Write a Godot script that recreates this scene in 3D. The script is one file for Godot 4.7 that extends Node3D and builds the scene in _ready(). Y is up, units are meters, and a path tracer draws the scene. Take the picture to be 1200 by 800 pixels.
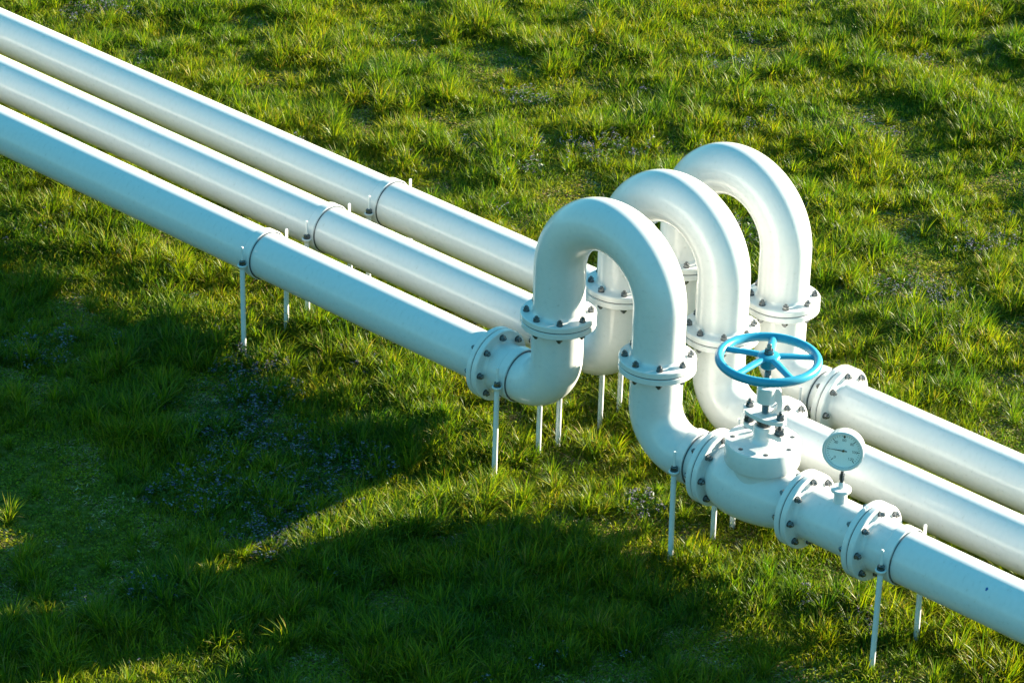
extends Node3D
# Three white pipelines with expansion loops on posts over a meadow, low sun. Sizes are in pipe diameters (D) until scaled to metres.

const D := 0.4                 # pipe diameter in metres
const AX := 2.092              # height of the pipe axes above the ground, in D
const GAP := 1.815             # spacing of the pipelines, in D
const U2 := 2.517              # the loop's second leg stands this far along the pipe
const LOOP := 2.678            # height above the axis where the loop's bend starts
const LEG_SEAM := 1.606        # height of the flange joints on the legs
const ELBOW := 0.78
const X1 := -1.598             # joints along the pipes
const X2 := 4.067
const X3 := 6.182
const X4 := 7.725
const S1 := -8.286             # supports along the pipes
const S2 := -0.973
const S3 := 3.575
const S4 := 8.423
const SIDE := 0.62             # posts stand this far to each side of the axis
const XL := -80.0
const XR := 70.0

var M := {}
var mesh_flange: ArrayMesh
var mesh_gasket: ArrayMesh
var mesh_nut: ArrayMesh
var used := {}
var rng := RandomNumberGenerator.new()

func _ready():
	rng.seed = 4711
	# ---- camera
	var cam := Camera3D.new()
	cam.name = "camera"
	var r := Vector3(0.72161754, 0.02389799, -0.69187933)
	var u := Vector3(-0.33478952, 0.88681625, -0.31854813)
	var f := Vector3(-0.60595717, -0.46150387, -0.64794296)
	cam.transform = Transform3D(Basis(r, u, -f).orthonormalized(), Vector3(38.04, 30.514 + AX, 41.949) * D)
	cam.fov = 11.655
	cam.near = 0.1
	cam.far = 900.0
	add_child(cam)
	cam.current = true
	# ---- sky, sun, exposure
	var env := Environment.new()
	env.background_mode = Environment.BG_SKY
	var sm := ProceduralSkyMaterial.new()
	sm.sky_top_color = lin(0.0155, 0.086, 0.136)
	sm.sky_horizon_color = lin(0.120, 0.262, 0.272)
	sm.sky_curve = 0.16
	sm.ground_bottom_color = Color(0.12, 0.16, 0.08)
	sm.ground_horizon_color = Color(0.2, 0.26, 0.2)
	sm.sun_angle_max = 12.0
	var sky := Sky.new()
	sky.sky_material = sm
	env.sky = sky
	env.tonemap_mode = Environment.TONE_MAPPER_LINEAR
	env.tonemap_exposure = 5.5
	env.sdfgi_enabled = true
	env.ssao_enabled = true
	env.ssil_enabled = true
	var we := WorldEnvironment.new()
	we.name = "world_environment"
	we.environment = env
	add_child(we)
	var sun := DirectionalLight3D.new()
	sun.name = "sun"
	var to_sun := Vector3(0.347, 0.270, -0.938).normalized()
	sun.transform = Transform3D(Basis.looking_at(-to_sun, Vector3.UP), Vector3(0, 20, 0))
	sun.light_energy = 1.6
	sun.light_color = Color(1.0, 0.95, 0.85)
	sun.light_angular_distance = 0.5
	sun.shadow_enabled = true
	add_child(sun)

	materials()
	noises()
	build_ground()
	mesh_flange = lathe([Vector2(0.495, 0.0), Vector2(0.712, 0.0), Vector2(0.73, 0.014), Vector2(0.73, 0.108), Vector2(0.712, 0.124), Vector2(0.56, 0.124), Vector2(0.53, 0.131), Vector2(0.512, 0.150), Vector2(0.503, 0.185), Vector2(0.495, 0.2)], 56)
	mesh_gasket = lathe([Vector2(0.49, -0.009), Vector2(0.71, -0.009), Vector2(0.71, 0.009), Vector2(0.49, 0.009)], 48)
	mesh_nut = nut_shape(0.061, 0.06, 0.032, 0.035)

	pipeline(0, "white pipeline carrying the blue handwheel valve and the dial gauge", true)
	pipeline(1, "white pipeline with tall loop running between the two other pipelines", false)
	pipeline(2, "white pipeline with tall loop on the open meadow side, farthest from the valve", false)
	gate_valve()
	pressure_gauge()
	support(S1, 0, "two-post support on the long straight run of the valve pipeline")
	support(S1, 1, "two-post support on the long straight run of the pipeline between the others")
	support(S1, 2, "two-post support on the long straight run of the pipeline farthest from the valve")
	support(S2, 0, "two-post support under the valve pipeline's elbow where its loop starts to rise")
	support(S2, 1, "two-post support under the middle pipeline's elbow where its loop starts to rise")
	support(S2, 2, "two-post support under the far pipeline's elbow where its loop starts to rise")
	support(S3, 0, "two-post support right beside the valve body, where the valve pipeline's loop comes down")
	support(S3, 1, "two-post support of the middle pipeline where its loop comes down behind the valve")
	support(S3, 2, "two-post support of the far pipeline where its loop comes down behind the handwheel")
	support(S4, 0, "two-post support just past the dial gauge, holding the valve pipeline")
	build_meadow()

# ------------------------------------------------------------------ helpers
func numbered(called: String) -> String:
	if not used.has(called):
		used[called] = 0
		return called
	used[called] += 1
	return "%s_%03d" % [called, used[called]]

func thing(called: String, label: String, category: String, at: Vector3, group := "") -> Node3D:
	var o := Node3D.new()
	o.name = numbered(called)
	o.position = at
	o.set_meta("label", label)
	o.set_meta("category", category)
	if group != "":
		o.set_meta("group", group)
	add_child(o)
	return o

func part(called: String, mesh: Mesh, mat: Material, parent: Node, tr := Transform3D.IDENTITY) -> MeshInstance3D:
	var o := MeshInstance3D.new()
	o.name = called
	o.mesh = mesh
	o.material_override = mat
	o.transform = tr
	o.cast_shadow = GeometryInstance3D.SHADOW_CASTING_SETTING_ON
	parent.add_child(o, true)
	return o

func pose(at: Vector3, axis := "y", flip := false) -> Transform3D:   # at in D; local +Y goes along the axis
	var b := Basis.IDENTITY
	if axis == "x":
		b = Basis(Vector3(0, 0, 1), -PI / 2)
	if flip:
		b = b * Basis(Vector3(1, 0, 0), PI)
	return Transform3D(b, at * D)

func emit_quad(v: PackedVector3Array, n: PackedVector3Array, idx: PackedInt32Array, a: int, b: int, c: int, d: int):
	tri(v, n, idx, a, b, c)
	tri(v, n, idx, a, c, d)

func tri(v: PackedVector3Array, n: PackedVector3Array, idx: PackedInt32Array, a: int, b: int, c: int):
	var g := (v[b] - v[a]).cross(v[c] - v[a])
	if g.length_squared() < 1e-16:
		return
	if g.dot(n[a] + n[b] + n[c]) > 0.0:      # clockwise seen from outside
		idx.append_array([a, c, b])
	else:
		idx.append_array([a, b, c])

func commit(v: PackedVector3Array, n: PackedVector3Array, idx: PackedInt32Array, col = null, uv = null) -> ArrayMesh:
	var arr := []
	arr.resize(Mesh.ARRAY_MAX)
	arr[Mesh.ARRAY_VERTEX] = v
	arr[Mesh.ARRAY_NORMAL] = n
	arr[Mesh.ARRAY_INDEX] = idx
	if col != null:
		arr[Mesh.ARRAY_COLOR] = col
	if uv != null:
		arr[Mesh.ARRAY_TEX_UV] = uv
	var m := ArrayMesh.new()
	m.add_surface_from_arrays(Mesh.PRIMITIVE_TRIANGLES, arr)
	return m

# A profile of (radius, height) in D turned round Y; corners sharper than 38 degrees stay sharp. Runs counter-clockwise seen with the axis at the left: outwards normals are to its right.
func lathe(prof: Array, seg: int, sharp := 38.0) -> ArrayMesh:
	var v := PackedVector3Array()
	var n := PackedVector3Array()
	var idx := PackedInt32Array()
	var k := prof.size()
	var nor := []
	for i in k - 1:
		var t: Vector2 = (prof[i + 1] - prof[i]).normalized()
		nor.append(Vector2(t.y, -t.x))
	var rows := []       # [point, normal]
	var spans := []
	for i in k - 1:
		var na: Vector2 = nor[i]
		var nb: Vector2 = nor[i]
		if i > 0 and absf(rad_to_deg(nor[i - 1].angle_to(nor[i]))) < sharp:
			na = (nor[i - 1] + nor[i]).normalized()
		if i < k - 2 and absf(rad_to_deg(nor[i + 1].angle_to(nor[i]))) < sharp:
			nb = (nor[i + 1] + nor[i]).normalized()
		rows.append([prof[i], na])
		rows.append([prof[i + 1], nb])
		spans.append(rows.size() - 2)
	for row in rows:
		for s in seg + 1:
			var a := TAU * s / seg
			var p: Vector2 = row[0]
			var q: Vector2 = row[1]
			v.append(Vector3(p.x * cos(a), p.y, p.x * sin(a)) * D)
			n.append(Vector3(q.x * cos(a), q.y, q.x * sin(a)))
	for sp in spans:
		for s in seg:
			var a: int = sp * (seg + 1) + s
			emit_quad(v, n, idx, a, a + 1, a + seg + 2, a + seg + 1)
	return commit(v, n, idx)

# A round tube along a planar path (points in D, in the plane whose normal is "side").
func tube(path: Array, radius: float, side: Vector3, seg := 36, closed := false) -> ArrayMesh:
	var v := PackedVector3Array()
	var n := PackedVector3Array()
	var idx := PackedInt32Array()
	var k := path.size()
	for i in k:
		var a: Vector3 = path[(i - 1 + k) % k] if closed else path[maxi(i - 1, 0)]
		var b: Vector3 = path[(i + 1) % k] if closed else path[mini(i + 1, k - 1)]
		var t := (b - a).normalized()
		var o := t.cross(side).normalized()
		for s in seg + 1:
			var w := TAU * s / seg
			var q := o * cos(w) + side * sin(w)
			v.append((path[i] + q * radius) * D)
			n.append(q)
	for i in (k if closed else k - 1):
		for s in seg:
			var a := i * (seg + 1) + s
			var b := ((i + 1) % k) * (seg + 1) + s
			emit_quad(v, n, idx, a, a + 1, b + 1, b)
	return commit(v, n, idx)

# Flat-shaded solid: a polygon (in D) in the plane of a and b, thickened along c.
func prism(poly: Array, a: Vector3, b: Vector3, c: Vector3, depth: float) -> ArrayMesh:
	var st := SurfaceTool.new()
	st.begin(Mesh.PRIMITIVE_TRIANGLES)
	var pts := PackedVector2Array(poly)
	var ids := Geometry2D.triangulate_polygon(pts)
	var centre := Vector3.ZERO
	var fro := []
	var bac := []
	for p in poly:
		fro.append((a * p.x + b * p.y + c * depth * 0.5) * D)
		bac.append((a * p.x + b * p.y - c * depth * 0.5) * D)
		centre += (a * p.x + b * p.y) * D / poly.size()
	var flat := func(p0: Vector3, p1: Vector3, p2: Vector3, nn: Vector3):
		var g := (p1 - p0).cross(p2 - p0)
		st.set_normal(nn)
		st.add_vertex(p0)
		st.set_normal(nn)
		st.add_vertex(p2 if g.dot(nn) > 0.0 else p1)
		st.set_normal(nn)
		st.add_vertex(p1 if g.dot(nn) > 0.0 else p2)
	for t in range(0, ids.size(), 3):
		flat.call(fro[ids[t]], fro[ids[t + 1]], fro[ids[t + 2]], c)
		flat.call(bac[ids[t]], bac[ids[t + 1]], bac[ids[t + 2]], -c)
	var turn := 1.0 if Geometry2D.is_polygon_clockwise(pts) else -1.0
	for i in poly.size():
		var j: int = (i + 1) % poly.size()
		var e: Vector2 = (poly[j] - poly[i]).normalized()
		var nn := (a * -e.y + b * e.x) * turn
		flat.call(fro[i], fro[j], bac[j], nn)
		flat.call(fro[i], bac[j], bac[i], nn)
	st.index()
	return st.commit()

# Hexagon nut with a washer under it and a threaded stud end standing out of it, along +Y from its foot.
func nut_shape(rad: float, high: float, stud: float, out: float) -> ArrayMesh:
	var st := SurfaceTool.new()
	st.begin(Mesh.PRIMITIVE_TRIANGLES)
	var hex := []
	for i in 6:
		hex.append(Vector2(rad * cos(TAU * i / 6), rad * sin(TAU * i / 6)))
	st.append_from(lathe([Vector2(0.0, 0.0), Vector2(rad * 1.08, 0.0), Vector2(rad * 1.08, 0.011), Vector2(0.0, 0.011)], 14), 0, Transform3D.IDENTITY)
	st.append_from(prism(hex, Vector3.RIGHT, Vector3.BACK, Vector3.UP, high), 0, Transform3D(Basis.IDENTITY, Vector3(0, 0.011 + high * 0.5, 0) * D))
	st.append_from(lathe([Vector2(rad * 0.86, 0.0), Vector2(rad * 0.7, 0.007), Vector2(0, 0.007)], 12), 0, Transform3D(Basis.IDENTITY, Vector3(0, 0.0112 + high, 0) * D))
	st.append_from(lathe([Vector2(stud, 0.0), Vector2(stud, out * 0.8), Vector2(stud * 0.7, out), Vector2(0, out)], 10), 0, Transform3D(Basis.IDENTITY, Vector3(0, 0.018 + high, 0) * D))
	return st.commit()

func noise_tex(freq: float, ramp: Gradient, size := 512, octaves := 4, sd := 1, kind := FastNoiseLite.TYPE_SIMPLEX_SMOOTH) -> NoiseTexture2D:
	var fnl := FastNoiseLite.new()
	fnl.noise_type = kind
	fnl.seed = sd
	fnl.frequency = freq
	fnl.fractal_octaves = octaves
	var t := NoiseTexture2D.new()
	t.width = size
	t.height = size
	t.seamless = true
	t.noise = fnl
	t.color_ramp = ramp
	return t

func ramp(offsets: Array, colors: Array) -> Gradient:
	var g := Gradient.new()
	g.offsets = PackedFloat32Array(offsets)
	g.colors = PackedColorArray(colors)
	return g

func lin(rr: float, gg: float, bb: float) -> Color:
	return Color(rr, gg, bb).linear_to_srgb()

func materials():
	# white gloss paint: faint dust clouds and specks, and a slightly wavy coat
	var white := StandardMaterial3D.new()
	white.albedo_texture = noise_tex(0.02, ramp([0.0, 0.13, 0.22, 0.5, 0.75, 1.0], [lin(0.36, 0.36, 0.32), lin(0.56, 0.565, 0.55), lin(0.63, 0.64, 0.635), lin(0.65, 0.66, 0.655), lin(0.66, 0.665, 0.66), lin(0.68, 0.685, 0.68)]), 1024, 6, 3)
	white.roughness_texture = noise_tex(0.012, ramp([0.0, 1.0], [Color(0.14, 0.14, 0.14), Color(0.27, 0.27, 0.27)]), 512, 5, 8)
	white.roughness_texture_channel = BaseMaterial3D.TEXTURE_CHANNEL_RED
	white.roughness = 1.0
	white.uv1_triplanar = true
	white.uv1_world_triplanar = true
	white.uv1_scale = Vector3(0.9, 0.9, 0.9)
	white.metallic_specular = 0.5
	M.white = white
	var steel := StandardMaterial3D.new()
	steel.albedo_color = lin(0.17, 0.18, 0.19)
	steel.metallic = 0.85
	steel.roughness = 0.27
	M.steel = steel
	var dark := StandardMaterial3D.new()
	dark.albedo_color = lin(0.035, 0.045, 0.055)
	dark.roughness = 0.5
	M.rubber = dark
	var chrome := StandardMaterial3D.new()
	chrome.albedo_color = lin(0.16, 0.18, 0.20)
	chrome.metallic = 0.7
	chrome.roughness = 0.2
	M.ring = chrome
	var blue := StandardMaterial3D.new()
	blue.albedo_texture = noise_tex(0.02, ramp([0.0, 0.4, 1.0], [lin(0.018, 0.22, 0.34), lin(0.026, 0.275, 0.42), lin(0.032, 0.30, 0.45)]), 256, 4, 5)
	blue.uv1_triplanar = true
	blue.uv1_world_triplanar = true
	blue.uv1_scale = Vector3(3, 3, 3)
	blue.roughness = 0.3
	M.blue = blue
	var speck := StandardMaterial3D.new()
	speck.albedo_color = lin(0.01, 0.10, 0.30)
	speck.roughness = 0.5
	M.speck = speck
	# ground: dark soil with thatch
	var soil := StandardMaterial3D.new()
	soil.albedo_texture = noise_tex(0.02, ramp([0.0, 0.35, 0.55, 0.8, 1.0], [lin(0.04, 0.045, 0.014), lin(0.075, 0.09, 0.018), lin(0.11, 0.12, 0.022), lin(0.17, 0.14, 0.045), lin(0.26, 0.20, 0.08)]), 1024, 6, 21)
	soil.uv1_triplanar = true
	soil.uv1_world_triplanar = true
	soil.uv1_scale = Vector3(0.8, 0.8, 0.8)
	soil.roughness = 1.0
	soil.metallic_specular = 0.1
	M.soil = soil
	var leaf := StandardMaterial3D.new()
	leaf.vertex_color_use_as_albedo = true
	leaf.roughness = 0.42
	leaf.metallic_specular = 0.25
	leaf.backlight_enabled = true
	leaf.backlight = Color(0.95, 1.0, 0.5)
	leaf.cull_mode = BaseMaterial3D.CULL_DISABLED
	M.leaf = leaf
	var straw := StandardMaterial3D.new()
	straw.vertex_color_use_as_albedo = true
	straw.roughness = 0.9
	straw.metallic_specular = 0.2
	straw.cull_mode = BaseMaterial3D.CULL_DISABLED
	M.straw = straw
	var petal := StandardMaterial3D.new()
	petal.vertex_color_use_as_albedo = true
	petal.roughness = 0.8
	petal.backlight_enabled = true
	petal.backlight = Color(0.5, 0.5, 0.6)
	petal.cull_mode = BaseMaterial3D.CULL_DISABLED
	M.petal = petal
	var ink := StandardMaterial3D.new()
	ink.albedo_color = lin(0.02, 0.025, 0.03)
	ink.roughness = 0.6
	M.ink = ink
	var card := StandardMaterial3D.new()
	card.albedo_color = lin(0.92, 0.93, 0.92)
	card.roughness = 0.6
	M.card = card
	var glass := StandardMaterial3D.new()
	glass.albedo_color = Color(1, 1, 1, 0.03)
	glass.transparency = BaseMaterial3D.TRANSPARENCY_ALPHA
	glass.roughness = 0.03
	M.glass = glass

# ------------------------------------------------------------------ pipelines
func arc(cx: float, cy: float, rad: float, a0: float, a1: float, k: int) -> Array:
	var o := []
	for i in k + 1:
		var a := deg_to_rad(lerpf(a0, a1, float(i) / k))
		o.append(Vector3(cx + rad * cos(a), cy + rad * sin(a), 0))
	var turn := signf(a1 - a0) * 0.02       # a short straight bit at each end, so that the ends are square
	o.push_front(o[0] - Vector3(-sin(deg_to_rad(a0)), cos(deg_to_rad(a0)), 0) * turn)
	o.push_back(o[-1] + Vector3(-sin(deg_to_rad(a1)), cos(deg_to_rad(a1)), 0) * turn)
	return o

func straight(p: Node, xa: float, xb: float, called := "pipe"):
	part(called, lathe([Vector2(0.5, xa), Vector2(0.5, xb)], 56), M.white, p, Transform3D(Basis(Vector3(0, 0, 1), -PI / 2), Vector3(0, AX, 0) * D))

# One plate of a bolted joint: its seam face at "at", its back and nuts towards +axis (or - when flipped).
func flange(p: Node, at: Vector3, axis: String, flip: bool) -> MeshInstance3D:
	var fl := part("flange", mesh_flange, M.white, p, pose(at + (Vector3.RIGHT if axis == "x" else Vector3.UP) * (-0.007 if flip else 0.007), axis, flip))
	for i in 8:
		var a := TAU * i / 8.0
		var spin := Basis(Vector3.UP, rng.randf() * TAU)
		part("nut", mesh_nut, M.steel, fl, Transform3D(spin, Vector3(0.615 * cos(a), 0.1235, 0.615 * sin(a)) * D))
	return fl

func joint(p: Node, at: Vector3, axis: String):
	flange(p, at, axis, false)
	flange(p, at, axis, true)
	part("gasket", mesh_gasket, M.rubber, p, pose(at, axis))

func pipeline(k: int, label: String, valve: bool):
	var p := thing("pipeline", label, "pipeline", Vector3(0, 0, -k * GAP * D), "pipelines with expansion loops")
	straight(p, XL, X1)
	straight(p, X1, -ELBOW)
	joint(p, Vector3(X1, AX, 0), "x")
	part("elbow", tube(arc(-ELBOW, AX + ELBOW, ELBOW, -90, 0, 18), 0.5, Vector3.BACK, 48), M.white, p)
	part("riser", lathe([Vector2(0.5, ELBOW), Vector2(0.5, LEG_SEAM)], 56), M.white, p, pose(Vector3(0, AX, 0)))
	joint(p, Vector3(0, AX + LEG_SEAM, 0), "y")
	var path := [Vector3(0, AX + LEG_SEAM, 0)]
	path.append_array(arc(U2 / 2, AX + LOOP, U2 / 2, 180, 0, 44))
	path.append(Vector3(U2, AX + LEG_SEAM, 0))
	part("loop_bend", tube(path, 0.5, Vector3.BACK, 56), M.white, p)
	joint(p, Vector3(U2, AX + LEG_SEAM, 0), "y")
	part("riser", lathe([Vector2(0.5, ELBOW), Vector2(0.5, LEG_SEAM)], 56), M.white, p, pose(Vector3(U2, AX, 0)))
	part("elbow", tube(arc(U2 + ELBOW, AX + ELBOW, ELBOW, 180, 270, 18), 0.5, Vector3.BACK, 48), M.white, p)
	straight(p, U2 + ELBOW, X2)
	if valve:
		flange(p, Vector3(X2, AX, 0), "x", true)
		part("gasket", mesh_gasket, M.rubber, p, pose(Vector3(X2, AX, 0), "x"))
		flange(p, Vector3(X3, AX, 0), "x", false)
		part("gasket", mesh_gasket, M.rubber, p, pose(Vector3(X3, AX, 0), "x"))
		straight(p, X3 + 0.007, X4)
		joint(p, Vector3(X4, AX, 0), "x")
		straight(p, X4, XR)
		# a blue paint splash on the pipe
		var at := Vector3(10.485, AX + 0.3634, 0.3434)
		var out := Vector3(0, 0.3634, 0.3434).normalized()
		var poly := []
		for i in 9:
			poly.append(Vector2.from_angle(TAU * i / 9) * [0.03, 0.022, 0.036, 0.027, 0.03, 0.02, 0.034, 0.04, 0.024][i])
		part("paint_splash", prism(poly, Vector3.RIGHT, out.cross(Vector3.RIGHT), out, 0.006), M.speck, p, Transform3D(Basis.IDENTITY, at * D))
	else:
		joint(p, Vector3(X2, AX, 0), "x")
		straight(p, X2, XR)

# ------------------------------------------------------------------ supports
func support(x: float, k: int, label: String):
	var p := thing("pipe_support", label, "support", Vector3(x, 0, -k * GAP) * D, "two-post pipe supports")
	part("strap", lathe([Vector2(0.50, -0.125), Vector2(0.530, -0.120), Vector2(0.544, -0.104), Vector2(0.544, 0.085), Vector2(0.534, 0.095), Vector2(0.50, 0.097)], 56), M.white, p, pose(Vector3(0, AX, 0), "x"))
	part("seal_ring", lathe([Vector2(0.49, 0.098), Vector2(0.522, 0.098), Vector2(0.530, 0.106), Vector2(0.522, 0.114), Vector2(0.49, 0.115)], 56), M.ring, p, pose(Vector3(0, AX, 0), "x"))
	for s in [-1, 1]:
		var lean := Basis(Vector3(0, 0, 1), rng.randf_range(-0.012, 0.012)) * Basis(Vector3(1, 0, 0), rng.randf_range(-0.010, 0.010))
		var post := part("post", lathe([Vector2(0.0, -AX - 0.4), Vector2(0.053, -AX - 0.4), Vector2(0.053, -0.07), Vector2(0.0, -0.07)], 16), M.white, p, Transform3D(lean, Vector3(0, AX, s * SIDE) * D))
		part("collar", lathe([Vector2(0.0, -0.135), Vector2(0.054, -0.13), Vector2(0.10, -0.06), Vector2(0.105, -0.045), Vector2(0.098, -0.035), Vector2(0.0, -0.035)], 20), M.white, post)
		part("nut", nut_shape(0.068, 0.07, 0.032, 0.02), M.steel, post, Transform3D(Basis(Vector3.UP, rng.randf()), Vector3(0, -0.034, 0) * D))
		part("threaded_rod", lathe([Vector2(0.03, 0.02), Vector2(0.03, 0.355), Vector2(0.022, 0.372), Vector2(0.0, 0.375)], 12), M.white, post)

# ------------------------------------------------------------------ valve and gauge
func gate_valve():
	var xm := 5.125
	var p := thing("gate_valve", "white valve with a blue five-spoked handwheel, bolted in line beside the dial gauge", "valve", Vector3(xm, 0, 0) * D)
	var y := func(h: float) -> Vector3: return Vector3(0, AX + h, 0)
	flange(p, Vector3(X2 - xm, AX, 0), "x", false)
	flange(p, Vector3(X3 - xm, AX, 0), "x", true)
	part("body", lathe([Vector2(0.50, -1.05), Vector2(0.50, -0.925), Vector2(0.515, -0.91), Vector2(0.56, -0.86), Vector2(0.625, -0.76), Vector2(0.67, -0.62), Vector2(0.695, -0.45), Vector2(0.70, -0.25), Vector2(0.69, -0.05), Vector2(0.665, 0.15), Vector2(0.63, 0.35), Vector2(0.59, 0.53), Vector2(0.55, 0.68), Vector2(0.52, 0.80), Vector2(0.505, 0.90), Vector2(0.50, 1.05)], 56), M.white, p, pose(Vector3(0, AX, 0), "x"))
	var bonnet := part("bonnet", lathe([Vector2(0.60, 0.20), Vector2(0.565, 0.45), Vector2(0.575, 0.52), Vector2(0.61, 0.56), Vector2(0.66, 0.575), Vector2(0.687, 0.59), Vector2(0.695, 0.61), Vector2(0.695, 0.98), Vector2(0.683, 1.0), Vector2(0.26, 1.0), Vector2(0.225, 1.02), Vector2(0.20, 1.06), Vector2(0.19, 1.12), Vector2(0.19, 1.30), Vector2(0.175, 1.32), Vector2(0.0, 1.32)], 56), M.white, p, Transform3D(Basis.IDENTITY, Vector3(0, AX, 0) * D))
	for i in 7:
		var a := deg_to_rad(212.0 + i * 51.43)
		var at := Vector3(0.56 * cos(a), 1.0, -0.56 * sin(a)) * D
		if i == 5 or i == 6:
			part("nut", nut_shape(0.065, 0.09, 0.035, 0.09), M.steel, bonnet, Transform3D(Basis.IDENTITY, at))
		else:
			part("screw", lathe([Vector2(0.045, -0.01), Vector2(0.045, 0.004), Vector2(0.036, 0.006), Vector2(0, 0.006)], 14), M.rubber, bonnet, Transform3D(Basis.IDENTITY, at))
	# stuffing box: gland ring, oval gland plate on two studs
	part("gland", lathe([Vector2(0.14, 1.31), Vector2(0.14, 1.40), Vector2(0.155, 1.41), Vector2(0.155, 1.48), Vector2(0.10, 1.49)], 28), M.steel, p, Transform3D(Basis.IDENTITY, Vector3(0, AX, 0) * D))
	var oval := []
	for i in 30:
		var a := TAU * i / 30
		oval.append(Vector2(0.47 * signf(cos(a)) * pow(absf(cos(a)), 0.9), 0.235 * sin(a)))
	var plate := part("gland_plate", prism(oval, Vector3.RIGHT, Vector3.BACK, Vector3.UP, 0.075), M.white, p, Transform3D(Basis.IDENTITY, y.call(1.53) * D))
	for s in [-1, 1]:
		part("nut", nut_shape(0.072, 0.075, 0.036, 0.06), M.steel, plate, Transform3D(Basis.IDENTITY, Vector3(s * 0.36, 0.0376, 0) * D))
		part("stud", lathe([Vector2(0.036, -0.32), Vector2(0.036, -0.04)], 12), M.steel, plate, Transform3D(Basis.IDENTITY, Vector3(s * 0.36, 0, 0) * D))
		part("nut", nut_shape(0.09, 0.09, 0.04, 0.02), M.steel, plate, Transform3D(Basis.IDENTITY, Vector3(s * 0.36, -0.26, 0) * D))
		part("lug", prism([Vector2(0.12 * s, -0.09), Vector2(0.40 * s, -0.085), Vector2(0.45 * s, -0.04), Vector2(0.45 * s, 0.04), Vector2(0.40 * s, 0.085), Vector2(0.12 * s, 0.09)], Vector3.RIGHT, Vector3.BACK, Vector3.UP, 0.09), M.white, bonnet, Transform3D(Basis.IDENTITY, Vector3(0, 1.20, 0) * D))
	# yoke: a sleeve round the stem carried by one curved arm
	var right := Vector3(0.7304, 0, -0.683)
	var away := Vector3(0.683, 0, 0.7304)
	var yoke := part("yoke", lathe([Vector2(0.075, 1.80), Vector2(0.16, 1.80), Vector2(0.175, 1.815), Vector2(0.175, 2.10), Vector2(0.16, 2.115), Vector2(0.075, 2.115)], 32), M.white, p, Transform3D(Basis.IDENTITY, Vector3(0, AX, 0) * D))
	part("arm", prism([Vector2(0.10, 1.55), Vector2(0.29, 1.55), Vector2(0.30, 1.80), Vector2(0.27, 2.02), Vector2(0.22, 2.09), Vector2(0.12, 2.09), Vector2(0.12, 1.86), Vector2(0.19, 1.82), Vector2(0.215, 1.75), Vector2(0.20, 1.65)], right, Vector3.UP, away, 0.13), M.white, yoke)
	# threaded stem
	var prof := [Vector2(0.0, 1.30)]
	var h := 1.33
	while h < 2.52:
		prof.append(Vector2(0.066, h))
		prof.append(Vector2(0.056, h + 0.016))
		h += 0.032
	prof.append(Vector2(0.06, 2.54))
	part("stem", lathe(prof, 20, 20.0), M.steel, p, Transform3D(Basis.IDENTITY, Vector3(0, AX, 0) * D))
	# handwheel
	var rim_h := 2.655
	var hub_h := 2.70
	var ring := []
	for i in 72:
		var a := TAU * i / 72
		ring.append(Vector3(0.89 * cos(a), 0, 0.89 * sin(a)))
	var wheel := part("handwheel", tube(ring, 0.083, Vector3.UP, 20, true), M.blue, p, Transform3D(Basis.IDENTITY, y.call(rim_h) * D))
	part("hub", lathe([Vector2(0.075, -0.20), Vector2(0.13, -0.20), Vector2(0.15, -0.18), Vector2(0.165, -0.02), Vector2(0.205, 0.0), Vector2(0.21, 0.03), Vector2(0.195, 0.055), Vector2(0.14, 0.075), Vector2(0.0, 0.075)], 30), M.blue, wheel, Transform3D(Basis.IDENTITY, Vector3(0, hub_h - rim_h, 0) * D))
	# spokes towards the angles seen in the picture: one almost straight away, five in all
	for i in 5:
		var a := deg_to_rad(-20.0 + 72.0 * i)
		var dir := Vector3(cos(a), 0, -sin(a))
		var across := dir.cross(Vector3.UP)
		var v := PackedVector3Array()
		var n := PackedVector3Array()
		var idx := PackedInt32Array()
		for j in 9:
			var t := j / 8.0
			var c := dir * lerpf(0.12, 0.86, t) + Vector3.UP * (lerpf(hub_h - rim_h + 0.01, 0.0, smoothstep(0.1, 1.0, t)))
			var half := lerpf(0.085, 0.068, t) + 0.02 * smoothstep(0.85, 1.0, t)
			for s in 17:
				var w := TAU * s / 16
				v.append((c + across * half * cos(w) + Vector3.UP * 0.05 * sin(w)) * D)
				n.append((across * cos(w) / half + Vector3.UP * sin(w) / 0.05).normalized())
		for j in 8:
			for s in 16:
				var q := j * 17 + s
				emit_quad(v, n, idx, q, q + 1, q + 18, q + 17)
		part("spoke", commit(v, n, idx), M.blue, wheel)
	part("nut", nut_shape(0.085, 0.075, 0.045, 0.10), M.steel, wheel, Transform3D(Basis.IDENTITY, Vector3(0, hub_h - rim_h + 0.0755, 0) * D))

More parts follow.
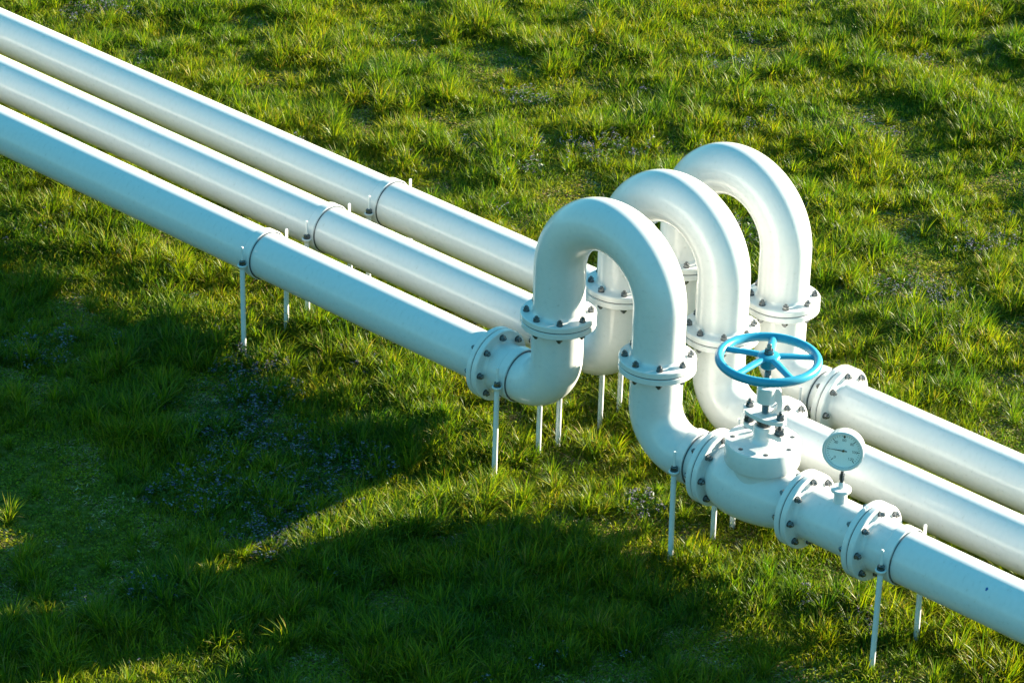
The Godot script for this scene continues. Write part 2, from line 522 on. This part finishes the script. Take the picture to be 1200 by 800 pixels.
func pressure_gauge():
	var p := thing("pressure_gauge", "round white dial gauge standing on a short stub between two flanges beside the valve", "gauge", Vector3(6.96, AX + 0.45, 0) * D)
	var y0 := -0.45
	part("stub", lathe([Vector2(0.155, y0 + 0.40), Vector2(0.13, y0 + 0.49), Vector2(0.122, y0 + 0.54), Vector2(0.12, y0 + 0.68), Vector2(0.14, y0 + 0.70), Vector2(0.185, y0 + 0.71), Vector2(0.19, y0 + 0.725), Vector2(0.19, y0 + 0.755), Vector2(0.18, y0 + 0.77), Vector2(0.0, y0 + 0.77)], 32), M.white, p)
	part("ferrule", lathe([Vector2(0.055, y0 + 0.765), Vector2(0.055, y0 + 0.86), Vector2(0.04, y0 + 0.89)], 18), M.white, p)
	part("stem", lathe([Vector2(0.036, y0 + 0.86), Vector2(0.036, y0 + 0.93), Vector2(0.052, y0 + 0.935), Vector2(0.052, y0 + 1.05), Vector2(0.03, y0 + 1.06), Vector2(0.03, y0 + 1.22)], 6, 20.0), M.steel, p)
	var n := Vector3(0.47, 0.09, 0.88).normalized()
	var side := Vector3.UP.cross(n).normalized()
	var b := Basis(side, n, side.cross(n))     # local Y looks out of the dial, local -Z is up
	var tr := Transform3D(b.scaled(Vector3.ONE * 1.07), Vector3(0.0, y0 + 1.56, 0.0) * D)
	var case := part("case", lathe([Vector2(0.0, -0.16), Vector2(0.28, -0.16), Vector2(0.32, -0.145), Vector2(0.332, -0.12), Vector2(0.332, 0.06), Vector2(0.345, 0.07), Vector2(0.35, 0.085), Vector2(0.35, 0.115), Vector2(0.338, 0.128), Vector2(0.312, 0.128), Vector2(0.303, 0.12), Vector2(0.301, 0.07), Vector2(0.0, 0.07)], 56), M.white, p, tr)
	part("socket", lathe([Vector2(0.05, -0.40), Vector2(0.06, -0.39), Vector2(0.06, -0.3)], 14), M.white, case, Transform3D(b.inverse(), Vector3.ZERO))
	var dial := part("dial", lathe([Vector2(0.299, 0.0715), Vector2(0.299, 0.074), Vector2(0.0, 0.074)], 48), M.card, case)
	var up := Vector3(0, 0, -1)
	for i in 31:      # scale from lower left over the top to lower right
		var a := deg_to_rad(225.0 - 270.0 * i / 30.0)
		var dir := Vector3(cos(a), 0, -sin(a))
		var long := 0.05 if i % 5 == 0 else 0.024
		var wide := 0.011 if i % 5 == 0 else 0.005
		part("tick", prism([Vector2(0.275, -wide / 2), Vector2(0.275, wide / 2), Vector2(0.275 - long, wide / 2), Vector2(0.275 - long, -wide / 2)], dir, Vector3.UP.cross(dir), Vector3.UP, 0.002), M.ink, dial, Transform3D(Basis.IDENTITY, Vector3(0, 0.0755, 0) * D))
	var font := SystemFont.new()
	font.font_names = PackedStringArray(["Droid Sans"])
	for i in 7:
		var a := deg_to_rad(225.0 - 270.0 * i / 6.0)
		if i == 1:
			continue
		numeral(dial, font, str(i * 20), Vector3(0.19 * cos(a), 0.0757, -0.19 * sin(a)), 0.062)
	var needle_a := deg_to_rad(178.0)
	var nd := Vector3(cos(needle_a), 0, -sin(needle_a))
	part("needle", prism([Vector2(-0.06, -0.008), Vector2(-0.06, 0.008), Vector2(0.0, 0.010), Vector2(0.235, 0.0015), Vector2(0.235, -0.0015), Vector2(0.0, -0.010)], nd, Vector3.UP.cross(nd), Vector3.UP, 0.006), M.ink, case, Transform3D(Basis.IDENTITY, Vector3(0, 0.087, 0) * D))
	part("pivot", lathe([Vector2(0.022, 0.07), Vector2(0.022, 0.096), Vector2(0.0, 0.096)], 14), M.steel, case)
	part("screw", lathe([Vector2(0.02, 0.07), Vector2(0.02, 0.084), Vector2(0.0, 0.084)], 12), M.ink, case, Transform3D(Basis.IDENTITY, Vector3(0, 0, -0.255) * D))
	part("glass", lathe([Vector2(0.302, 0.112), Vector2(0.302, 0.117), Vector2(0.0, 0.117)], 40), M.glass, case)

func numeral(parent: Node, font: Font, text: String, at: Vector3, size: float):
	var t := TextMesh.new()
	t.text = text
	t.font = font
	t.font_size = 16
	t.pixel_size = size * D / 16.0
	t.depth = 0.0006
	part("numeral", t, M.ink, parent, Transform3D(Basis(Vector3(1, 0, 0), -PI / 2), at * D))

# ------------------------------------------------------------------ ground and meadow
var n_big: FastNoiseLite
var n_mid: FastNoiseLite
var n_fine: FastNoiseLite
var n_tone: FastNoiseLite

func fnoise(sd: int, freq: float, oct: int) -> FastNoiseLite:
	var fn := FastNoiseLite.new()
	fn.seed = sd
	fn.frequency = freq
	fn.fractal_octaves = oct
	fn.noise_type = FastNoiseLite.TYPE_SIMPLEX_SMOOTH
	return fn

func noises():
	n_big = fnoise(7, 0.32, 3)
	n_mid = fnoise(19, 0.9, 3)
	n_fine = fnoise(31, 3.0, 2)
	n_tone = fnoise(43, 0.8, 4)

func ground_h(x: float, z: float) -> float:
	return 0.035 * n_big.get_noise_2d(x, z) + 0.02 * n_mid.get_noise_2d(x + 50.0, z) + 0.008 * n_fine.get_noise_2d(x, z)

const FLOWERS := [[-4.51,-4.24,0.45],[-4.02,-4.90,0.38],[-6.24,-0.23,0.35],[-2.37,-0.38,0.38],[-2.62,0.74,0.45],[-2.23,1.36,0.52],[-1.17,1.61,0.52],[-1.81,2.10,0.45],[-0.79,2.14,0.45],[-0.00,-4.70,0.42],[0.60,-4.28,0.35],[0.80,-2.63,0.25],[-6.14,-2.79,0.22],[-9.95,-3.91,0.45],[-9.27,-4.72,0.38],[-1.72,-5.41,0.25],[0.72,-0.17,0.25],[2.98,-0.12,0.32],[-3.1,0.4,0.4],[-1.7,1.0,0.4],[-4.86,-4.15,0.32],[-1.86,-4.61,0.38],[-2.48,-7.12,0.32],[-4.42,-7.36,0.32],[-5.30,-5.31,0.25],[-0.26,-5.92,0.32],[-4.44,1.57,0.38],[-0.91,3.31,0.25],[-1.33,0.92,0.45]]
const BARE := [[-4.89,-3.55,0.20],[-6.75,-5.34,0.22],[1.41,-3.91,0.22],[-0.19,-0.27,0.25],[-1.02,-0.51,0.20],[1.20,0.07,0.20],[-5.25,-5.99,0.25],[-5.09,-2.79,0.14],[-1.43,-4.81,0.17],[-3.32,-10.03,0.22],[0.43,-3.32,0.22],[0.25,-0.44,0.24],[0.02,-3.56,0.18],[-2.95,-6.92,0.22],[-1.78,-7.01,0.22],[-2.13,-1.19,0.16],[-8.14,-4.17,0.18],[2.94,-0.68,0.17],[0.74,0.00,0.17],[1.58,-0.32,0.17],[-8.58,-2.42,0.22],[-4.63,-4.84,0.18]]
const TALL := [[-7.45,-3.32,0.45],[-6.18,-4.07,0.38],[-4.67,-6.62,0.45],[-6.71,-6.04,0.45],[-3.80,-8.51,0.52],[-0.85,-5.94,0.35],[0.31,-5.52,0.25],[-3.24,-0.82,0.28],[-0.76,3.15,0.35],[-0.77,3.91,0.35],[-0.80,4.59,0.25],[-0.21,0.81,0.32],[-0.88,-0.86,0.25],[-3.11,-0.49,0.32],[-4.54,-8.05,0.45],[-2.48,-8.34,0.38],[-1.00,-5.13,0.32],[-2.96,1.72,0.45],[-0.21,2.25,0.32],[1.83,1.48,0.45],[0.65,2.04,0.45],[-0.55,1.9,0.3],[-0.2,1.55,0.3],[-0.95,2.5,0.3],[-2.2,0.2,0.3],[-1.2,-0.1,0.25],[0.87,1.46,0.38],[2.48,1.29,0.38],[-4.08,-0.89,0.25],[3.54,-0.62,0.25],[0.09,-3.18,0.28],[1.20,-3.26,0.25],[-4.74,-0.19,0.32],[-5.42,0.77,0.25],[2.06,0.24,0.32],[2.44,-1.21,0.18]]

const SHORT := [[-2.0,3.1,0.6],[-2.4,3.2,0.6],[-2.6,2.6,0.4],[-2.9,3.0,0.6]]

func spots(list: Array, x: float, z: float) -> float:
	var best := 0.0
	for s in list:
		var dx: float = x - s[0]
		var dz: float = z - s[1]
		var q: float = (dx * dx + dz * dz) / (s[2] * s[2])
		if q < 4.0:
			best = maxf(best, exp(-q))
	return best

func build_ground():
	var xs := PackedFloat32Array()
	var far := [600.0, 250.0, 120.0, 60.0, 35.0, 24.0]
	for q in far:
		xs.append(-q)
	var t := -18.0
	while t <= 18.0:
		xs.append(t)
		t += 0.12
	far.reverse()
	for q in far:
		xs.append(q)
	var v := PackedVector3Array()
	var n := PackedVector3Array()
	var idx := PackedInt32Array()
	var k := xs.size()
	for zi in k:
		for xi in k:
			var x := xs[xi] - 3.0
			var z := xs[zi] - 2.5
			var flat := 1.0 if maxf(absf(xs[xi]), absf(xs[zi])) < 20.0 else 0.0
			v.append(Vector3(x, ground_h(x, z) * flat, z))
			var e := 0.06
			n.append(Vector3((ground_h(x - e, z) - ground_h(x + e, z)) * flat / (2 * e), 1, (ground_h(x, z - e) - ground_h(x, z + e)) * flat / (2 * e)).normalized())
	for zi in k - 1:
		for xi in k - 1:
			var a := zi * k + xi
			idx.append_array([a, a + 1, a + k + 1, a, a + k + 1, a + k])
	var o := part("ground", commit(v, n, idx), M.soil, self)
	o.set_meta("kind", "structure")
	o.set_meta("label", "dark soil of the meadow showing between the grass")
	o.set_meta("category", "ground")

# Plant meshes are collected in plain arrays: positions, normals, colours, indices.
class Bunch:
	var v := PackedVector3Array()
	var n := PackedVector3Array()
	var c := PackedColorArray()
	var i := PackedInt32Array()
	func blade(base: Vector3, az: float, high: float, lean: float, wide: float, twist: float, col: Color, seg := 3):
		var out := Vector3(cos(az), 0, sin(az))
		var w := Vector3(-sin(az + twist), 0, cos(az + twist))
		var start := v.size()
		for k in seg + 1:
			var t := float(k) / seg
			var p := base + Vector3.UP * high * (t - 0.42 * lean * t * t) + out * high * lean * t * t
			var tang := Vector3.UP * (1.0 - 0.84 * lean * t) + out * 2.0 * lean * t
			var nn := w.cross(tang).normalized()
			var ww := wide * (0.75 + 0.5 * t) * (1.0 - t * t) if k < seg else 0.0
			if k < seg:
				v.append(p - w * ww * 0.5)
				v.append(p + w * ww * 0.5)
				n.append(nn)
				n.append(nn)
				c.append(col)
				c.append(col)
			else:
				v.append(p)
				n.append(nn)
				c.append(col)
		for k in seg - 1:
			var a := start + k * 2
			i.append_array([a, a + 3, a + 1, a, a + 2, a + 3])
		var z := start + (seg - 1) * 2
		i.append_array([z, z + 2, z + 1])
	func leaflet(at: Vector3, nn: Vector3, az: float, long: float, wide: float, col: Color, sides := 6):
		var a := nn.cross(Vector3(cos(az), 0.13, sin(az))).normalized()
		var b := nn.cross(a)
		var start := v.size()
		for k in sides:
			var w := TAU * k / sides
			v.append(at + a * cos(w) * long * 0.5 + b * sin(w) * wide * 0.5)
			n.append(nn)
			c.append(col)
		for k in sides - 2:
			i.append_array([start, start + k + 2, start + k + 1])
	func mesh() -> ArrayMesh:
		var arr := []
		arr.resize(Mesh.ARRAY_MAX)
		arr[Mesh.ARRAY_VERTEX] = v
		arr[Mesh.ARRAY_NORMAL] = n
		arr[Mesh.ARRAY_COLOR] = c
		arr[Mesh.ARRAY_INDEX] = i
		var m := ArrayMesh.new()
		m.add_surface_from_arrays(Mesh.PRIMITIVE_TRIANGLES, arr)
		return m

func vary(c: Color, by: float) -> Color:
	var k := 1.0 + rng.randf_range(-by, by)
	return Color(c.r * k * (1.0 + rng.randf_range(-by, by) * 0.5), c.g * k, c.b * k * (1.0 + rng.randf_range(-by, by) * 0.5))

const FRESH := Color(0.125, 0.192, 0.012)
const LIME := Color(0.24, 0.27, 0.014)
const DEEP := Color(0.055, 0.115, 0.018)
const DRY := Color(0.26, 0.205, 0.06)

func disc_point(rad: float) -> Vector3:
	var a := rng.randf() * TAU
	var q := sqrt(rng.randf()) * rad
	return Vector3(cos(a) * q, 0, sin(a) * q)

func blade_color(dry_share: float) -> Color:
	var q := rng.randf()
	if q < dry_share:
		return vary(DRY, 0.25)
	if q < 0.40:
		return vary(LIME, 0.2)
	if q < 0.58:
		return vary(DEEP, 0.25)
	return vary(FRESH, 0.22)

func make_turf() -> Mesh:
	var b := Bunch.new()
	for k in 22:
		var at := disc_point(0.065)
		b.blade(at - Vector3(0, 0.01, 0), rng.randf() * TAU, rng.randf_range(0.05, 0.15), rng.randf_range(0.1, 0.8), rng.randf_range(0.0055, 0.0095), rng.randf_range(-0.6, 0.6), blade_color(0.06))
	return b.mesh()

func make_tall() -> Mesh:
	var b := Bunch.new()
	for k in 60:
		var at := disc_point(0.05)
		var az := atan2(at.z, at.x) + rng.randf_range(-0.9, 0.9)
		b.blade(at - Vector3(0, 0.01, 0), az, rng.randf_range(0.14, 0.36) * (1.0 - at.length() * 4.0), rng.randf_range(0.12, 0.85), rng.randf_range(0.007, 0.0125), rng.randf_range(-0.7, 0.7), blade_color(0.09), 4)
	return b.mesh()

func make_cover() -> Mesh:
	var b := Bunch.new()
	for k in 34:
		var at := disc_point(0.075) + Vector3(0, rng.randf_range(0.004, 0.04), 0)
		var nn := Vector3(rng.randf_range(-0.6, 0.6), 1, rng.randf_range(-0.6, 0.6)).normalized()
		b.leaflet(at, nn, rng.randf() * TAU, rng.randf_range(0.012, 0.024), rng.randf_range(0.009, 0.016), vary(LIME if rng.randf() < 0.6 else FRESH, 0.25))
	return b.mesh()

func make_litter() -> Mesh:
	var b := Bunch.new()
	for k in 26:
		var at := disc_point(0.08) + Vector3(0, rng.randf_range(0.003, 0.018), 0)
		var nn := Vector3(rng.randf_range(-0.35, 0.35), 1, rng.randf_range(-0.35, 0.35)).normalized()
		var col := [Color(0.36, 0.27, 0.13), Color(0.26, 0.17, 0.08), Color(0.44, 0.36, 0.20), Color(0.16, 0.10, 0.05)][k % 4] as Color
		b.leaflet(at, nn, rng.randf() * TAU, rng.randf_range(0.02, 0.06), rng.randf_range(0.004, 0.012), vary(col, 0.2), 5)
	return b.mesh()

func make_flower_leaves() -> Mesh:
	var b := Bunch.new()
	for k in 22:
		var at := disc_point(0.06) + Vector3(0, rng.randf_range(0.01, 0.09), 0)
		var nn := Vector3(rng.randf_range(-0.9, 0.9), 1, rng.randf_range(-0.9, 0.9)).normalized()
		b.leaflet(at, nn, rng.randf() * TAU, rng.randf_range(0.016, 0.034), rng.randf_range(0.007, 0.013), vary(DEEP, 0.25))
	return b.mesh()

func make_flower_heads() -> Mesh:
	var b := Bunch.new()
	for k in 4:
		var foot := disc_point(0.05)
		var high := rng.randf_range(0.06, 0.13)
		var top := foot + Vector3(rng.randf_range(-0.02, 0.02), high, rng.randf_range(-0.02, 0.02))
		b.blade(foot, rng.randf() * TAU, high, 0.15, 0.003, 0.0, vary(DEEP, 0.2))
		for j in rng.randi_range(2, 4):
			var c0 := top + Vector3(rng.randf_range(-0.014, 0.014), rng.randf_range(-0.02, 0.01), rng.randf_range(-0.014, 0.014))
			var col := vary(Color(0.09, 0.07, 0.16) if rng.randf() < 0.7 else Color(0.27, 0.27, 0.31), 0.2)
			for q in 4:
				var a := TAU * q / 4 + rng.randf() * 0.5
				var nn := Vector3(cos(a) * 0.5, 0.8, sin(a) * 0.5).normalized()
				b.leaflet(c0 + Vector3(cos(a), 0.15, sin(a)) * 0.0045, nn, a, 0.0075, 0.006, col, 5)
	return b.mesh()

func sow(called: String, label: String, category: String, meshes: Array, mat: Material, list: Array, parent: Node3D):
	# list of [Transform3D, Color]; each copy takes one of the meshes in turn
	for m in meshes.size():
		var mine := []
		for q in range(m, list.size(), meshes.size()):
			mine.append(list[q])
		var mm := MultiMesh.new()
		mm.transform_format = MultiMesh.TRANSFORM_3D
		mm.use_colors = true
		mm.mesh = meshes[m]
		mm.instance_count = mine.size()
		for q in mine.size():
			mm.set_instance_transform(q, mine[q][0])
			mm.set_instance_color(q, mine[q][1])
		var o := MultiMeshInstance3D.new()
		o.name = called
		o.multimesh = mm
		o.material_override = mat
		o.set_meta("kind", "stuff")
		parent.add_child(o, true)

func stuff(called: String, label: String, category: String) -> Node3D:
	var o := Node3D.new()
	o.name = called
	o.set_meta("kind", "stuff")
	o.set_meta("label", label)
	o.set_meta("category", category)
	add_child(o)
	return o

func stand(x: float, z: float, size: float, tilt: float) -> Transform3D:
	var b := Basis(Vector3.UP, rng.randf() * TAU)
	b = Basis(Vector3(1, 0, 0), rng.randf_range(-tilt, tilt)) * Basis(Vector3(0, 0, 1), rng.randf_range(-tilt, tilt)) * b
	return Transform3D(b.scaled(Vector3.ONE * size), Vector3(x, ground_h(x, z), z))

func build_meadow():
	var ex := Vector3(0.7304, 0, -0.683)      # across the field that is sown, and along it
	var ez := Vector3(-0.683, 0, -0.7304)
	var turf := []
	var tall := []
	var cover := []
	var litter := []
	var leaves := []
	var heads := []
	var step := 0.058
	var a := -7.2
	while a < 6.4:
		var b := -4.4
		while b < 12.2:
			var p := ex * (a + rng.randf() * step) + ez * (b + rng.randf() * step)
			b += step
			var x := p.x
			var z := p.z
			var nb := n_big.get_noise_2d(x * 1.6 + 11.0, z * 1.6)
			var nm := n_mid.get_noise_2d(x, z + 30.0)
			var tone := n_tone.get_noise_2d(x, z)
			var bare := maxf(spots(BARE, x, z), smoothstep(0.14, 0.42, n_mid.get_noise_2d(x * 0.8 + 70.0, z * 0.8)) * 0.95)
			var flo := spots(FLOWERS, x, z) + 0.25 * n_fine.get_noise_2d(x, z + 9.0)
			flo = maxf(flo, smoothstep(0.38, 0.55, n_mid.get_noise_2d(x * 0.9 + 200.0, z * 0.9)) * 0.5)
			var hi := maxf(spots(TALL, x, z), smoothstep(-0.22, 0.3, nb) * 0.9) * (1.0 - 0.8 * bare) * (1.0 - spots(SHORT, x, z))
			# colour of the sward drifts between yellower and bluer green
			var tint := Color(1.0 + 0.7 * tone, 1.0 + 0.3 * tone, 1.0 - 0.3 * tone)
			if rng.randf() < 0.95 - 0.85 * bare - 0.25 * clampf(flo, 0, 1):
				var grow := (0.75 + 0.4 * nm + 0.55 * hi) * (1.0 - 0.55 * spots(SHORT, x, z)) * rng.randf_range(0.75, 1.3)
				turf.append([stand(x, z, clampf(grow, 0.28, 1.9), 0.2), tint])
			if rng.randf() < 0.055 * (1.0 - bare) * (1.0 - spots(SHORT, x, z)) + 0.12 * smoothstep(0.2, 0.8, hi):
				tall.append([stand(x, z, rng.randf_range(0.5, 0.8) + 0.35 * hi, 0.25), tint])
			if rng.randf() < 0.26 + 0.5 * bare + 0.2 * clampf(-nb, 0, 1):
				cover.append([stand(x, z, rng.randf_range(0.7, 1.3), 0.15), tint])
			if rng.randf() < 0.04 + 0.8 * bare:
				litter.append([stand(x, z, rng.randf_range(0.6, 1.2), 0.1), Color(1, 1, 1)])
			if rng.randf() < 0.75 * smoothstep(0.3, 0.75, flo):
				leaves.append([stand(x, z, rng.randf_range(0.8, 1.3), 0.15), tint])
				if rng.randf() < 0.6:
					heads.append([stand(x, z, rng.randf_range(0.8, 1.2), 0.15), Color(1, 1, 1)])
		a += step
	for q in [[-3.22, -0.40], [-3.16, -0.36], [-3.25, -0.33], [-3.12, -0.42]]:
		tall.append([stand(q[0], q[1], 1.1, 0.2), Color(1, 1, 1)])
	for q in [[-0.12, 0.52], [-0.19, 0.83], [-0.26, 1.13], [-0.3, 1.45], [-0.37, 1.74], [-0.46, 2.01]]:      # a dense stand of long grass where the loops let the low sun through
		for k in 12:
			var o := disc_point(0.24)
			tall.append([stand(q[0] + o.x, q[1] + o.z, rng.randf_range(0.75, 1.15), 0.25), Color(1, 1, 1)])
	print("turf ", turf.size(), " tall ", tall.size(), " cover ", cover.size(), " litter ", litter.size(), " leaves ", leaves.size(), " heads ", heads.size())
	var g := stuff("grass", "green meadow grass in short turf and long arching tufts", "grass")
	sow("turf", "", "", make_set(make_turf, 8), M.leaf, turf, g)
	sow("tuft", "", "", make_set(make_tall, 8), M.leaf, tall, g)
	var c := stuff("ground_cover", "low round-leaved yellow green plants creeping between the grass", "ground cover")
	sow("leaves", "", "", make_set(make_cover, 5), M.leaf, cover, c)
	var l := stuff("dry_litter", "tan dry straw and dead leaves lying on bare patches", "litter")
	sow("straw", "", "", make_set(make_litter, 5), M.straw, litter, l)
	var w := stuff("wildflowers", "drifts of small violet blue flowers with dark leaves", "wildflowers")
	sow("leaves", "", "", make_set(make_flower_leaves, 4), M.leaf, leaves, w)
	sow("blossom", "", "", make_set(make_flower_heads, 5), M.petal, heads, w)

func make_set(maker: Callable, count: int) -> Array:
	var o := []
	for k in count:
		o.append(maker.call())
	return o
